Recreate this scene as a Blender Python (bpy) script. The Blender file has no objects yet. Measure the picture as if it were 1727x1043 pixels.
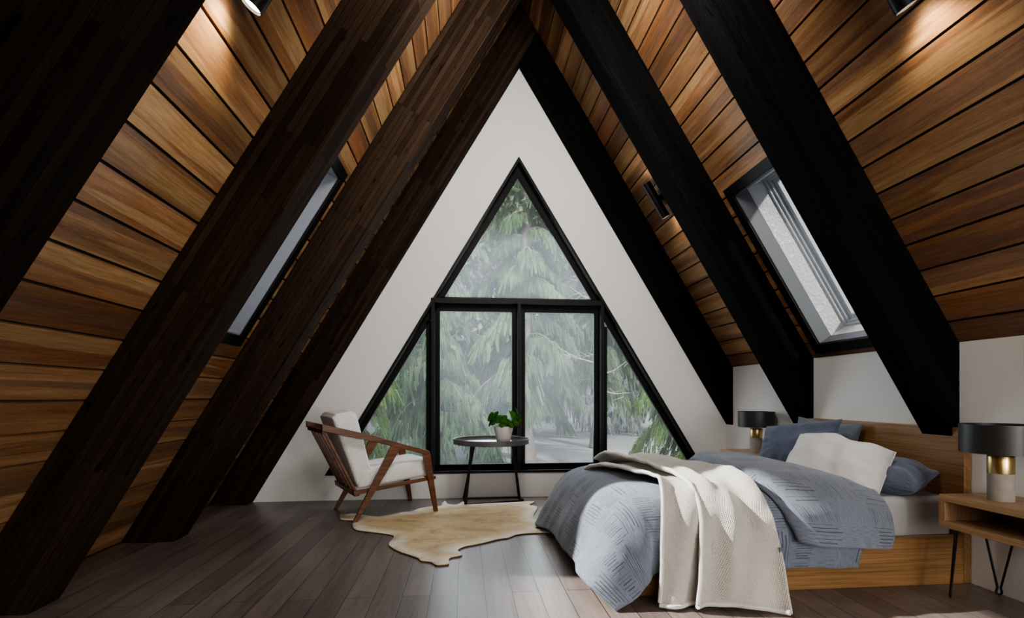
import bpy, bmesh, math, random
import numpy as np
from mathutils import Vector, Matrix, noise as mnoise
random.seed(7)
scn = bpy.context.scene
col = bpy.data.collections.new('attic_bedroom'); scn.collection.children.link(col)
R = math.radians

# ------------------------------------------------------------------ materials
class NT:
    def __init__(s, name):
        s.m = bpy.data.materials.new(name); s.m.use_nodes = True
        s.t = s.m.node_tree; s.t.nodes.clear()
        s.out = s.n('ShaderNodeOutputMaterial')
    def n(s, ty, **kw):
        nd = s.t.nodes.new(ty)
        for k, v in kw.items(): setattr(nd, k, v)
        return nd
    def l(s, a, b): s.t.links.new(a, b)
    def val(s, sock, v):
        if hasattr(v, 'is_output') or isinstance(v, bpy.types.NodeSocket): s.l(v, sock)
        else: sock.default_value = v
    def math(s, op, a, b=0.0, c=0.0):
        nd = s.n('ShaderNodeMath', operation=op)
        s.val(nd.inputs[0], a); s.val(nd.inputs[1], b); s.val(nd.inputs[2], c)
        return nd.outputs[0]
    def coord(s, which='Object'):
        return s.n('ShaderNodeTexCoord').outputs[which]
    def sep(s, v):
        nd = s.n('ShaderNodeSeparateXYZ'); s.l(v, nd.inputs[0]); return nd.outputs
    def comb(s, x, y, z):
        nd = s.n('ShaderNodeCombineXYZ')
        for i, v in enumerate((x, y, z)): s.val(nd.inputs[i], v)
        return nd.outputs[0]
    def noise(s, vec, scale=1.0, detail=4.0, rough=.55, dist=0.0):
        nd = s.n('ShaderNodeTexNoise'); s.l(vec, nd.inputs['Vector'])
        nd.inputs['Scale'].default_value = scale; nd.inputs['Detail'].default_value = detail
        nd.inputs['Roughness'].default_value = rough; nd.inputs['Distortion'].default_value = dist
        return nd.outputs['Fac']
    def white(s, v):
        nd = s.n('ShaderNodeTexWhiteNoise', noise_dimensions='1D'); s.val(nd.inputs['W'], v)
        return nd.outputs['Value']
    def ramp(s, f, stops, interp='LINEAR'):
        nd = s.n('ShaderNodeValToRGB'); s.l(f, nd.inputs[0]); cr = nd.color_ramp; cr.interpolation = interp
        while len(cr.elements) < len(stops): cr.elements.new(.5)
        for e, (p, c) in zip(cr.elements, stops):
            e.position = p; e.color = (*c, 1) if len(c) == 3 else c
        return nd.outputs[0]
    def mix(s, f, a, b, mode='MIX'):
        nd = s.n('ShaderNodeMix', data_type='RGBA', blend_type=mode)
        s.val(nd.inputs[0], f); s.val(nd.inputs[6], a); s.val(nd.inputs[7], b)
        return nd.outputs[2]
    def bump(s, h, strength=.3, dist=.01):
        nd = s.n('ShaderNodeBump'); s.l(h, nd.inputs['Height'])
        nd.inputs['Strength'].default_value = strength; nd.inputs['Distance'].default_value = dist
        return nd.outputs[0]
    def bsdf(s, color, rough=.5, metal=0., normal=None, spec=.5, **kw):
        p = s.n('ShaderNodeBsdfPrincipled')
        s.val(p.inputs['Base Color'], color); s.val(p.inputs['Roughness'], rough)
        p.inputs['Metallic'].default_value = metal; p.inputs['Specular IOR Level'].default_value = spec
        if normal is not None: s.l(normal, p.inputs['Normal'])
        for k, v in kw.items(): s.val(p.inputs[k], v)
        s.l(p.outputs[0], s.out.inputs[0]); return p

def rgb(r, g, b): return (r, g, b, 1)

def m_plain(name, c, rough=.5, metal=0., spec=.5, nscale=60, nb=.08, var=.12):
    t = NT(name); o = t.coord(); n = t.noise(o, nscale, 3)
    cc = t.mix(n, rgb(*[x*(1-var) for x in c]), rgb(*[min(1, x*(1+var)) for x in c]))
    t.bsdf(cc, rough, metal, t.bump(n, nb, .003), spec); return t.m

def m_wood(name, axis, dark, mid, light, gscale=1., rough=.42, plank=None, bump=.15):
    """grain runs along the given object axis"""
    t = NT(name); x, y, z = t.sep(t.coord())
    a = [x, y, z]; al = a.pop(axis)
    u = t.math('ADD', a[0], t.math('MULTIPLY', a[1], .83))
    g = t.noise(t.comb(t.math('MULTIPLY', u, 120*gscale), t.math('MULTIPLY', al, 1.7*gscale), t.math('MULTIPLY', a[1], 4.)), 1., 6, .68, .3)
    b = t.noise(t.comb(t.math('MULTIPLY', u, 17*gscale), t.math('MULTIPLY', al, .5*gscale), 3.1), 1., 3, .5, .5)
    f = t.math('ADD', t.math('MULTIPLY', g, .68), t.math('MULTIPLY', b, .34))
    c = t.ramp(f, [(.33, dark), (.5, mid), (.68, light)])
    t.bsdf(c, rough, 0, t.bump(g, bump, .004), .4); return t.m

def m_ceiling(name, phase, step, seed):
    t = NT(name); x, y, z = t.sep(t.coord())
    idx = t.math('FLOOR', t.math('DIVIDE', t.math('SUBTRACT', x, phase), step))
    r1 = t.white(t.math('ADD', idx, seed)); r2 = t.white(t.math('ADD', idx, seed+57.3))
    off = t.math('MULTIPLY', r1, 37.)
    xw = t.math('ADD', x, t.math('MULTIPLY', t.noise(t.comb(off, t.math('MULTIPLY', y, .8), off), 1., 2), .05))
    grain = t.noise(t.comb(t.math('MULTIPLY', xw, 95.), t.math('MULTIPLY', y, 5.5), off), 1., 6, .68, .3)
    fig = t.noise(t.comb(t.math('MULTIPLY', xw, 16.), t.math('MULTIPLY', y, .55), off), 1., 3, .5, .5)
    pore = t.noise(t.comb(t.math('MULTIPLY', x, 260.), t.math('MULTIPLY', y, 34.), off), 1., 3, .7)
    f = t.math('ADD', t.math('ADD', t.math('MULTIPLY', grain, .36), t.math('MULTIPLY', fig, .44)), t.math('MULTIPLY', pore, .20))
    base = t.ramp(f, [(.33, (.115, .058, .030)), (.46, (.25, .135, .066)), (.58, (.37, .215, .105)), (.72, (.54, .36, .19))])
    warm = t.ramp(f, [(.33, (.12, .048, .024)), (.5, (.27, .122, .054)), (.7, (.42, .215, .10))])
    c = t.mix(r2, base, warm)
    band = t.noise(t.comb(t.math('MULTIPLY', xw, 9.), t.math('MULTIPLY', y, .22), t.math('ADD', off, 9.)), 1., 2, .4, .3)
    sap = t.ramp(band, [(.555, (0, 0, 0)), (.562, (1, 1, 1))])
    c = t.mix(t.math('MULTIPLY', sap, .5), c, t.ramp(grain, [(.3, (.34, .20, .09)), (.7, (.60, .42, .22))]))
    hrt = t.ramp(band, [(.425, (1, 1, 1)), (.432, (0, 0, 0))])
    c = t.mix(t.math('MULTIPLY', hrt, .55), c, t.ramp(grain, [(.3, (.10, .052, .038)), (.7, (.20, .115, .08))]))
    k = t.math('ADD', .62, t.math('MULTIPLY', r1, .62))
    c = t.mix(1., c, t.comb(k, k, k), 'MULTIPLY')
    t.bsdf(c, .46, 0, t.bump(grain, .12, .003), .35); return t.m

def m_beam(name, c1, c2, mort, rough=.42, spec=.45):
    t = NT(name); x, y, z = t.sep(t.coord())
    ac = t.math('ADD', y, z)
    br = t.n('ShaderNodeTexBrick'); br.offset = .37; br.offset_frequency = 3
    t.l(t.comb(x, ac, 0.), br.inputs['Vector'])
    for k, v in (('Scale', 1.), ('Mortar Size', .0014), ('Mortar Smooth', .3), ('Bias', 0.), ('Brick Width', .95), ('Row Height', .036)): br.inputs[k].default_value = v
    br.inputs['Color1'].default_value = rgb(*c1); br.inputs['Color2'].default_value = rgb(*c2); br.inputs['Mortar'].default_value = rgb(*mort)
    g = t.noise(t.comb(t.math('MULTIPLY', x, 5.), t.math('MULTIPLY', ac, 160.), 0.), 1., 5, .65)
    knots = t.noise(t.comb(t.math('MULTIPLY', x, 7.), t.math('MULTIPLY', ac, 26.), 2.), 1., 2, .5)
    kk = t.ramp(knots, [(.27, (.25, .25, .25)), (.36, (1, 1, 1))])
    gk = t.ramp(g, [(.3, (.62, .62, .62)), (.7, (1.25, 1.25, 1.25))])
    c = t.mix(1., t.mix(1., br.outputs['Color'], gk, 'MULTIPLY'), kk, 'MULTIPLY')
    h = t.math('SUBTRACT', t.math('MULTIPLY', g, .4), br.outputs['Fac'])
    t.bsdf(c, rough, 0, t.bump(h, .35, .003), spec); return t.m

def m_floor():
    t = NT('floor_boards'); x, y, z = t.sep(t.coord())
    br = t.n('ShaderNodeTexBrick'); br.offset = .43; br.offset_frequency = 2; br.squash = 1.
    t.l(t.comb(t.math('ADD', y, .65), t.math('ADD', x, .035+.145*40), 0.), br.inputs['Vector'])
    for k, v in (('Scale', 1.), ('Mortar Size', .0026), ('Mortar Smooth', .2), ('Bias', 0.), ('Brick Width', 2.1), ('Row Height', .145)): br.inputs[k].default_value = v
    br.inputs['Color1'].default_value = rgb(.135, .108, .102); br.inputs['Color2'].default_value = rgb(.195, .158, .146); br.inputs['Mortar'].default_value = rgb(.035, .028, .027)
    idx = t.white(t.math('FLOOR', t.math('DIVIDE', t.math('ADD', x, .035), .145)))
    o = t.math('MULTIPLY', idx, 23.)
    g = t.noise(t.comb(t.math('MULTIPLY', x, 75.), t.math('MULTIPLY', y, 3.2), o), 1., 6, .65, .6)
    w = t.noise(t.comb(t.math('MULTIPLY', x, 14.), t.math('MULTIPLY', y, 1.3), o), 1., 3, .5, 1.2)
    f = t.math('ADD', t.math('MULTIPLY', g, .6), t.math('MULTIPLY', w, .4))
    k = t.ramp(f, [(.32, (.6, .58, .57)), (.52, (1., 1., 1.)), (.7, (1.28, 1.25, 1.22))])
    c = t.mix(1., br.outputs['Color'], k, 'MULTIPLY')
    rg = t.math('ADD', .27, t.math('MULTIPLY', w, .16))
    h = t.math('SUBTRACT', t.math('MULTIPLY', g, .25), br.outputs['Fac'])
    t.bsdf(c, rg, 0, t.bump(h, .25, .002), .5); return t.m

def m_plaster(name, c, s1=160, b=.12, big=3):
    t = NT(name); o = t.coord(); n = t.noise(o, s1, 4, .6); n2 = t.noise(o, big, 3)
    cc = t.mix(n2, rgb(*[v*.965 for v in c]), rgb(*c))
    t.bsdf(cc, .85, 0, t.bump(n, b, .003), .2); return t.m

def m_stucco():
    t = NT('white_stucco'); o = t.coord()
    n = t.noise(o, 42, 5, .7); k = t.ramp(n, [(.34, (0, 0, 0)), (.6, (1, 1, 1))])
    t.bsdf(rgb(.86, .86, .86), .9, 0, t.bump(k, .8, .014), .2); return t.m

def m_duvet(name, base, line, light, amt=1.0):
    t = NT(name); u, v, _ = t.sep(t.coord('UV'))
    wob = t.math('MULTIPLY', t.noise(t.comb(t.math('MULTIPLY', u, 3.), t.math('MULTIPLY', v, 3.), 0.), 1., 2), .02)
    a = t.math('DIVIDE', t.math('ADD', u, wob), .12); bq = t.math('DIVIDE', t.math('ADD', v, wob), .23)
    ia = t.math('FLOOR', a); ib = t.math('FLOOR', bq)
    par = t.math('MODULO', t.math('ABSOLUTE', t.math('ADD', ia, ib)), 2.)
    # blocks of irregular dark ladder lines, running one way or the other, between finely ribbed blocks
    blk = t.white(t.math('ADD', t.math('MULTIPLY', ia, 13.37), t.math('MULTIPLY', ib, 7.77)))
    def ladder(w, q, iq, per, seed):
        sv = t.math('DIVIDE', t.math('ADD', w, t.math('MULTIPLY', wob, .25)), per); si = t.math('FLOOR', sv); fr = t.math('FRACT', sv)
        rnd = t.white(t.math('ADD', t.math('ADD', si, seed), t.math('MULTIPLY', iq, 17.7)))
        ln = t.math('LESS_THAN', fr, t.math('ADD', .07, t.math('MULTIPLY', rnd, .26)))
        fq = t.math('FRACT', q)
        e = t.math('MULTIPLY', t.math('GREATER_THAN', fq, t.math('MULTIPLY', rnd, .22)), t.math('LESS_THAN', fq, t.math('SUBTRACT', 1., t.math('MULTIPLY', t.math('FRACT', t.math('MULTIPLY', rnd, 7.3)), .3))))
        return t.math('MULTIPLY', t.math('MULTIPLY', ln, e), t.math('GREATER_THAN', rnd, .10))
    l1 = t.math('MULTIPLY', ladder(v, a, ia, .0145, 0.), t.math('LESS_THAN', blk, .70))
    l2 = t.math('MULTIPLY', ladder(u, bq, ib, .019, 91.), t.math('GREATER_THAN', blk, .42))
    ln = t.math('ADD', t.math('MULTIPLY', l1, par), t.math('MULTIPLY', l2, t.math('SUBTRACT', 1., par)))
    ribs = t.math('SINE', t.math('MULTIPLY', u, 900.)); ribs2 = t.math('SINE', t.math('MULTIPLY', v, 700.))
    fab = t.noise(t.comb(t.math('MULTIPLY', u, 20.), t.math('MULTIPLY', v, 260.), 0.), 1., 4, .75)
    fab2 = t.noise(t.comb(t.math('MULTIPLY', u, 260.), t.math('MULTIPLY', v, 20.), 4.), 1., 4, .75)
    fab = t.ramp(t.mix(t.math('GREATER_THAN', blk, .5), fab, fab2), [(.3, (0, 0, 0)), (.7, (1, 1, 1))])
    c = t.mix(fab, rgb(*[k*.78 for k in base]), rgb(*light))
    c = t.mix(t.math('MULTIPLY', ln, .72*amt), c, rgb(*line))
    h = t.math('ADD', t.math('ADD', t.math('MULTIPLY', ribs, .12), t.math('MULTIPLY', ribs2, .12)), t.math('SUBTRACT', t.math('MULTIPLY', fab, .8), t.math('MULTIPLY', ln, .6)))
    p = t.bsdf(c, .9, 0, t.bump(h, .35, .003), .15)
    p.inputs['Sheen Weight'].default_value = .25; p.inputs['Sheen Roughness'].default_value = .5
    return t.m

def m_knit(name, c, per=.011, b=.7):
    t = NT(name); u, v, _ = t.sep(t.coord('UV'))
    d1 = t.math('SINE', t.math('MULTIPLY', t.math('ADD', u, t.math('MULTIPLY', v, .55)), 6.283/per))
    d2 = t.math('SINE', t.math('MULTIPLY', t.math('SUBTRACT', v, t.math('MULTIPLY', u, .35)), 6.283/(per*.8)))
    k = t.math('MULTIPLY', d1, d2)
    n = t.noise(t.comb(t.math('MULTIPLY', u, 160.), t.math('MULTIPLY', v, 160.), 0.), 1., 3)
    n2 = t.noise(t.comb(t.math('MULTIPLY', u, 5.), t.math('MULTIPLY', v, 5.), 0.), 1., 2)
    h = t.math('ADD', t.math('MULTIPLY', k, .5), t.math('MULTIPLY', n, .6))
    f = t.math('ADD', t.math('MULTIPLY', h, .6), t.math('MULTIPLY', n2, .35))
    cc = t.ramp(f, [(.0, [x*.60 for x in c]), (.45, [x*.95 for x in c]), (.8, [min(1, x*1.13) for x in c])])
    p = t.bsdf(cc, .95, 0, t.bump(h, b, .004), .1); p.inputs['Sheen Weight'].default_value = .3
    return t.m

def m_boucle(name, c):
    t = NT(name); o = t.coord(); v = t.n('ShaderNodeTexVoronoi'); t.l(o, v.inputs['Vector']); v.inputs['Scale'].default_value = 170
    n = t.noise(o, 90, 4, .7); n2 = t.noise(o, 300, 2, .7)
    cc = t.ramp(t.math('ADD', t.math('MULTIPLY', n2, .6), t.math('MULTIPLY', n, .4)), [(.3, [x*.66 for x in c]), (.55, c), (.75, [min(1, x*1.12) for x in c])])
    t.bsdf(cc, .95, 0, t.bump(t.math('ADD', v.outputs['Distance'], n), .5, .004), .1); return t.m

def m_hide():
    t = NT('tan_cowhide'); o = t.coord(); x, y, z = t.sep(o)
    at = t.n('ShaderNodeAttribute', attribute_name='edge'); e = at.outputs['Fac']
    n = t.noise(t.comb(t.math('MULTIPLY', x, 3.2), t.math('MULTIPLY', y, 7.), 0.), 1., 4, .6, .6)
    hair = t.noise(t.comb(t.math('MULTIPLY', x, 30.), t.math('MULTIPLY', y, 75.), 0.), 1., 5, .8, .8)
    f = t.math('ADD', t.math('MULTIPLY', n, .58), t.math('MULTIPLY', hair, .42))
    c = t.ramp(f, [(.30, (.24, .165, .080)), (.43, (.44, .32, .175)), (.56, (.58, .44, .255)), (.75, (.70, .58, .38))])
    ed = t.math('ADD', e, t.math('MULTIPLY', t.math('SUBTRACT', n, .5), .9))
    k = t.ramp(ed, [(.10, (1, 1, 1)), (.48, (0, 0, 0))])
    c = t.mix(t.math('MULTIPLY', k, .75), c, rgb(.80, .75, .64))
    spots = t.noise(t.comb(t.math('MULTIPLY', x, 14.), t.math('MULTIPLY', y, 24.), 4.), 1., 2, .5)
    c = t.mix(t.ramp(spots, [(.69, (0, 0, 0)), (.73, (.6, .6, .6))]), c, rgb(.09, .06, .04))
    t.bsdf(c, .75, 0, t.bump(hair, .35, .004), .2); return t.m

def m_glass(name, haze=.14, tint=(.80, .84, .90)):
    t = NT(name)
    tr = t.n('ShaderNodeBsdfTransparent'); tr.inputs[0].default_value = rgb(.95, .97, .97)
    df = t.n('ShaderNodeBsdfDiffuse'); df.inputs[0].default_value = rgb(*tint)
    tl = t.n('ShaderNodeBsdfTranslucent'); tl.inputs[0].default_value = rgb(*tint)
    gl = t.n('ShaderNodeBsdfGlossy'); gl.inputs[0].default_value = rgb(1, 1, 1); gl.inputs[1].default_value = .03
    m0 = t.n('ShaderNodeMixShader'); m0.inputs[0].default_value = .5; t.l(df.outputs[0], m0.inputs[1]); t.l(tl.outputs[0], m0.inputs[2])
    nz = t.noise(t.coord(), 1.1, 4, .6)
    m1 = t.n('ShaderNodeMixShader'); t.l(t.math('MULTIPLY', t.math('ADD', .35, t.math('MULTIPLY', nz, 1.2)), haze), m1.inputs[0]); t.l(tr.outputs[0], m1.inputs[1]); t.l(m0.outputs[0], m1.inputs[2])
    fr = t.n('ShaderNodeLayerWeight'); fr.inputs[0].default_value = .5
    m2 = t.n('ShaderNodeMixShader'); t.l(t.math('ADD', .0008, t.math('MULTIPLY', t.math('POWER', fr.outputs['Facing'], 4.), .25)), m2.inputs[0]); t.l(m1.outputs[0], m2.inputs[1]); t.l(gl.outputs[0], m2.inputs[2])
    t.l(m2.outputs[0], t.out.inputs[0]); return t.m

def m_leaf(name, c1, c2, trans=.35, scale=1.2):
    t = NT(name); n = t.noise(t.coord(), scale, 4, .6)
    c = t.mix(t.ramp(n, [(.35, (0, 0, 0)), (.65, (1, 1, 1))]), rgb(*c1), rgb(*c2))
    d = t.n('ShaderNodeBsdfDiffuse'); t.l(c, d.inputs[0]); tl = t.n('ShaderNodeBsdfTranslucent'); t.l(c, tl.inputs[0])
    m = t.n('ShaderNodeMixShader'); m.inputs[0].default_value = trans
    t.l(d.outputs[0], m.inputs[1]); t.l(tl.outputs[0], m.inputs[2]); t.l(m.outputs[0], t.out.inputs[0]); return t.m

def m_emit(name, c, s):
    t = NT(name); e = t.n('ShaderNodeEmission'); e.inputs[0].default_value = rgb(*c); e.inputs[1].default_value = s
    t.l(e.outputs[0], t.out.inputs[0]); return t.m

# ------------------------------------------------------------------ mesh helpers
def link_mesh(name, verts, faces, mat, parent=None, loc=None, smooth=False, uv=None, M=None):
    me = bpy.data.meshes.new(name); me.from_pydata([tuple(v) for v in verts], [], faces); me.update()
    if uv is not None:
        lay = me.uv_layers.new(name='UVMap')
        for lp in me.loops: lay.data[lp.index].uv = uv[lp.vertex_index]
    if smooth: me.polygons.foreach_set('use_smooth', [True]*len(me.polygons))
    o = bpy.data.objects.new(name, me); col.objects.link(o)
    if mat: me.materials.append(mat)
    if parent: o.parent = parent
    if M is not None: o.matrix_world = M
    elif loc is not None: o.location = loc
    return o

class MB:
    """collects shapes into one mesh"""
    def __init__(s): s.v = []; s.f = []; s.sm = []
    def add(s, vs, fs, sm=False):
        b = len(s.v); s.v += [Vector(v) for v in vs]; s.f += [tuple(b+i for i in f) for f in fs]; s.sm += [sm]*len(fs); return s
    def box(s, x0, x1, y0, y1, z0, z1):
        vs = [(x, y, z) for z in (z0, z1) for y in (y0, y1) for x in (x0, x1)]
        return s.add(vs, [(0, 2, 3, 1), (4, 5, 7, 6), (0, 1, 5, 4), (2, 6, 7, 3), (0, 4, 6, 2), (1, 3, 7, 5)])
    def prism(s, poly, ax, a0, a1):
        """polygon in the two other axes, pushed along axis ax"""
        n = len(poly)
        def mk(p, a):
            q = list(p); q.insert(ax, a); return q
        vs = [mk(p, a0) for p in poly]+[mk(p, a1) for p in poly]
        return s.add(vs, [tuple(range(n))[::-1], tuple(range(n, 2*n))]+[(i, (i+1) % n, n+(i+1) % n, n+i) for i in range(n)])
    def bar(s, p0, p1, w, d, up=(0, 0, 1), w1=None, d1=None):
        p0, p1 = Vector(p0), Vector(p1); a = (p1-p0).normalized(); u = Vector(up)
        sx = a.cross(u).normalized(); sy = sx.cross(a).normalized(); vs = []
        for p, ww, dd in ((p0, w, d), (p1, w1 or w, d1 or d)):
            for i, j in ((-1, -1), (1, -1), (1, 1), (-1, 1)): vs.append(p+sx*ww/2*i+sy*dd/2*j)
        return s.add(vs, [(0, 1, 2, 3), (7, 6, 5, 4)]+[(i, 4+i, 4+(i+1) % 4, (i+1) % 4) for i in range(4)])
    def tube(s, pts, r, seg=10, caps=True):
        pts = [Vector(p) for p in pts]; n = len(pts); rs = r if isinstance(r, (list, tuple)) else [r]*n
        vs = []; prev = None
        for i, p in enumerate(pts):
            t = (pts[min(i+1, n-1)]-pts[max(i-1, 0)]).normalized()
            ref = prev if prev is not None else (Vector((0, 0, 1)) if abs(t.z) < .9 else Vector((1, 0, 0)))
            x = (ref-t*ref.dot(t)).normalized(); prev = x; y = t.cross(x)
            for k in range(seg):
                a = 2*math.pi*k/seg; vs.append(p+(x*math.cos(a)+y*math.sin(a))*rs[i])
        fs = [(i*seg+k, i*seg+(k+1) % seg, (i+1)*seg+(k+1) % seg, (i+1)*seg+k) for i in range(n-1) for k in range(seg)]
        if caps: fs += [tuple(range(seg))[::-1], tuple((n-1)*seg+k for k in range(seg))]
        return s.add(vs, fs, True)
    def lathe(s, prof, c=(0, 0, 0), seg=48):
        c = Vector(c); n = len(prof); vs = [c+Vector((r*math.cos(2*math.pi*k/seg), r*math.sin(2*math.pi*k/seg), z)) for r, z in prof for k in range(seg)]
        fs = [(i*seg+k, i*seg+(k+1) % seg, (i+1)*seg+(k+1) % seg, (i+1)*seg+k) for i in range(n-1) for k in range(seg)]
        return s.add(vs, fs, True)
    def build(s, name, mat, parent=None, loc=None, bevel=0, seg=2, M=None, autosmooth=True):
        o = link_mesh(name, s.v, s.f, mat, parent, loc, M=M)
        me = o.data; me.polygons.foreach_set('use_smooth', s.sm)
        bm = bmesh.new(); bm.from_mesh(me); bmesh.ops.recalc_face_normals(bm, faces=bm.faces)
        for e in bm.edges:
            if len(e.link_faces) == 2 and e.calc_face_angle() > .6: e.smooth = False
        bm.to_mesh(me); bm.free()
        if bevel:
            b = o.modifiers.new('bevel', 'BEVEL'); b.width = bevel; b.segments = seg; b.limit_method = 'ANGLE'; b.angle_limit = R(35)
        return o

def tag(o, label=None, cat=None, group=None, kind=None):
    for k, v in (('label', label), ('category', cat), ('group', group), ('kind', kind)):
        if v: o[k] = v
    return o
def empty(name, loc, rz=0, label=None, cat=None, group=None):
    o = bpy.data.objects.new(name, None); col.objects.link(o); o.location = loc; o.rotation_euler = (0, 0, rz)
    o.empty_display_size = .1
    bpy.context.view_layer.update()
    return tag(o, label, cat, group)
def rebase(o):
    """put a single mesh's origin at its base centre"""
    vs = [v.co.copy() for v in o.data.vertices]
    c = Vector(((min(v.x for v in vs)+max(v.x for v in vs))/2, (min(v.y for v in vs)+max(v.y for v in vs))/2, min(v.z for v in vs)))
    o.data.transform(Matrix.Translation(-c)); o.location = o.location+c
    for ch in o.children: ch.location = ch.location-c
    return o

def catmull(P, t):
    n = len(P)-1; i = min(int(t), n-1); f = t-i
    p1, p2 = P[i], P[i+1]
    p0 = P[i-1] if i > 0 else p1*2-p2
    p3 = P[i+2] if i+2 <= n else p2*2-p1
    return .5*((2*p1)+(p2-p0)*f+(2*p0-5*p1+4*p2-p3)*f*f+(3*p1-p0-3*p2+p3)*f**3)
def cloth(name, ctrl, nu, nv, mat, parent=None, thick=.02, wr=.006, wscale=6., seed=0., fold=None, sub=0, uvs=None):
    """smooth cloth sheet through a grid of control points: rows ctrl[u][v]"""
    G = np.array(ctrl, float); U, V = G.shape[:2]
    A = np.array([[catmull(G[:, j], (U-1)*i/(nu-1)) for j in range(V)] for i in range(nu)])
    Bq = np.array([[catmull(A[i], (V-1)*j/(nv-1)) for j in range(nv)] for i in range(nu)])
    du = np.gradient(Bq, axis=0); dv = np.gradient(Bq, axis=1)
    N = np.cross(du, dv); N /= np.linalg.norm(N, axis=2, keepdims=True)+1e-9
    if N[nu//2, nv//2, 2] < 0: N = -N
    su = np.concatenate([[0], np.cumsum(np.linalg.norm(np.diff(Bq, axis=0), axis=2).mean(1))])
    sv = np.concatenate([[0], np.cumsum(np.linalg.norm(np.diff(Bq, axis=1), axis=2).mean(0))])
    vs, uv = [], []
    for i in range(nu):
        for j in range(nv):
            p = Vector(Bq[i, j]); q = Vector((su[i]*wscale+seed, sv[j]*wscale, seed*.37))
            d = wr*(mnoise.noise(q)+.5*mnoise.noise(q*2.3))
            if fold: d += fold(i/(nu-1), j/(nv-1), su[i], sv[j])
            p = p+Vector(N[i, j])*d
            if p.z < .004: p.z = .004
            vs.append(p); uv.append((su[i], sv[j]))
    fs = [(i*nv+j, (i+1)*nv+j, (i+1)*nv+j+1, i*nv+j+1) for i in range(nu-1) for j in range(nv-1)]
    o = link_mesh(name, vs, fs, mat, parent, smooth=True, uv=uv)
    bm = bmesh.new(); bm.from_mesh(o.data); bm.normal_update()
    if sum(f.normal.z for f in bm.faces) < 0:
        bmesh.ops.reverse_faces(bm, faces=bm.faces)
    bm.to_mesh(o.data); bm.free()
    if thick:
        s = o.modifiers.new('thickness', 'SOLIDIFY'); s.thickness = thick; s.offset = -1
    if sub:
        b = o.modifiers.new('smooth', 'SUBSURF'); b.levels = sub; b.render_levels = sub
    return o, [Vector(v) for v in vs], (nu, nv)

def pillow(name, w, h, t, mat, loc, rot, label, seed=0, pinch=.10, dents=(), grp=None, n=40, uvs=1.):
    """stuffed pillow: two bulging faces sewn along the rim, corners pulled out to ears"""
    def shape(a, b, side):
        e = (max(0, 1-abs(a)**2.6)*max(0, 1-abs(b)**2.6))**.55
        cx = a*(1-pinch*(1-abs(b)**1.6)*abs(a)**2*1.0)
        cy = b*(1-pinch*(1-abs(a)**1.6)*abs(b)**2*1.0)
        z = t/2*e*side
        q = Vector((a*2.1+seed, b*2.1, seed+side*3))
        z += side*e**.6*t*.16*mnoise.noise(q)
        rad = max(abs(a), abs(b)); ang = math.atan2(b, a)
        z += side*.011*max(0, rad-.35)*math.sin(ang*15+seed*3)*(1-rad**6)
        for (da, db, dr, dd) in dents:
            z -= max(0, side)*dd*math.exp(-((a-da)**2+(b-db)**2)/dr**2)
        return Vector((cx*w/2, cy*h/2, z))
    vs, uv, fs = [], [], []; m = n+1
    for side in (1, -1):
        for i in range(m):
            for j in range(m):
                a, b = 2*i/n-1, 2*j/n-1
                a = math.sin(a*math.pi/2)*.35+a*.65; b = math.sin(b*math.pi/2)*.35+b*.65
                vs.append(shape(a, b, side)); uv.append((a*w/2*uvs+1, b*h/2*uvs+1))
    for k in range(2):
        for i in range(n):
            for j in range(n):
                q = (k*m*m+i*m+j, k*m*m+(i+1)*m+j, k*m*m+(i+1)*m+j+1, k*m*m+i*m+j+1)
                fs.append(q if k == 0 else q[::-1])
    o = link_mesh(name, vs, fs, mat, smooth=True, uv=uv)
    bm = bmesh.new(); bm.from_mesh(o.data); bmesh.ops.remove_doubles(bm, verts=bm.verts, dist=.0004); bm.to_mesh(o.data); bm.free()
    o.location = loc; o.rotation_euler = rot
    sm = MB(); pts = []
    for a, b in [(-1+2*k/n, -1) for k in range(n)]+[(1, -1+2*k/n) for k in range(n)]+[(1-2*k/n, 1) for k in range(n)]+[(-1, 1-2*k/n) for k in range(n)]:
        a = math.sin(a*math.pi/2)*.35+a*.65; b = math.sin(b*math.pi/2)*.35+b*.65
        pts.append(shape(a, b, 1))
    sm.tube(pts+[pts[0]], .0035, 6, False); sm.build('piping', mat, o)
    return tag(o, label, 'pillow', grp)

# ------------------------------------------------------------------ shared materials
WHITE = m_plaster('white_plaster', (.74, .735, .725))
KNEE = m_plaster('white_textured_plaster', (.72, .72, .715), 110, .28)
FLOOR = m_floor()
CEIL_L = m_ceiling('ironwood_boards', .008, .17, 3.)
CEIL_R = m_ceiling('ironwood_boards_right', .136-.168, .168, 41.)
BACKING = m_plain('dark_backing', (.018, .010, .006), .8)
BEAM_L = m_beam('dark_brown_laminated_timber', (.019, .0115, .0078), (.042, .0265, .0175), (.006, .0042, .003), .8, .04)
BEAM_R = m_beam('right_timber_shaded', (.0042, .0041, .0043), (.0075, .0072, .0073), (.002, .002, .002), .8, .04)  # same timber as the left; the right side's shade is in the colour
BEAM_N = m_beam('near_timber_shaded', (.009, .006, .0045), (.018, .012, .009), (.003, .0025, .002), .8, .04)  # darker copy of the timber, shade of the nearest rafter put into it
FRAME = m_plain('black_frame_paint', (.009, .009, .0095), .5, 0, .2, 40, .03)
SASH = m_plain('black_sash_paint', (.006, .006, .0065), .55, 0, .15, 40, .03)
GREY_FRAME = m_plain('grey_painted_metal', (.50, .53, .58), .45, 0, .4)
LINER = m_plain('charcoal_liner', (.12, .125, .14), .6)
LINER_L = m_plain('lit_liner', (.24, .25, .28), .6)  # lighter copy of the liner; colour stands in for light on the left jamb
STUCCO = m_stucco()
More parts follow.
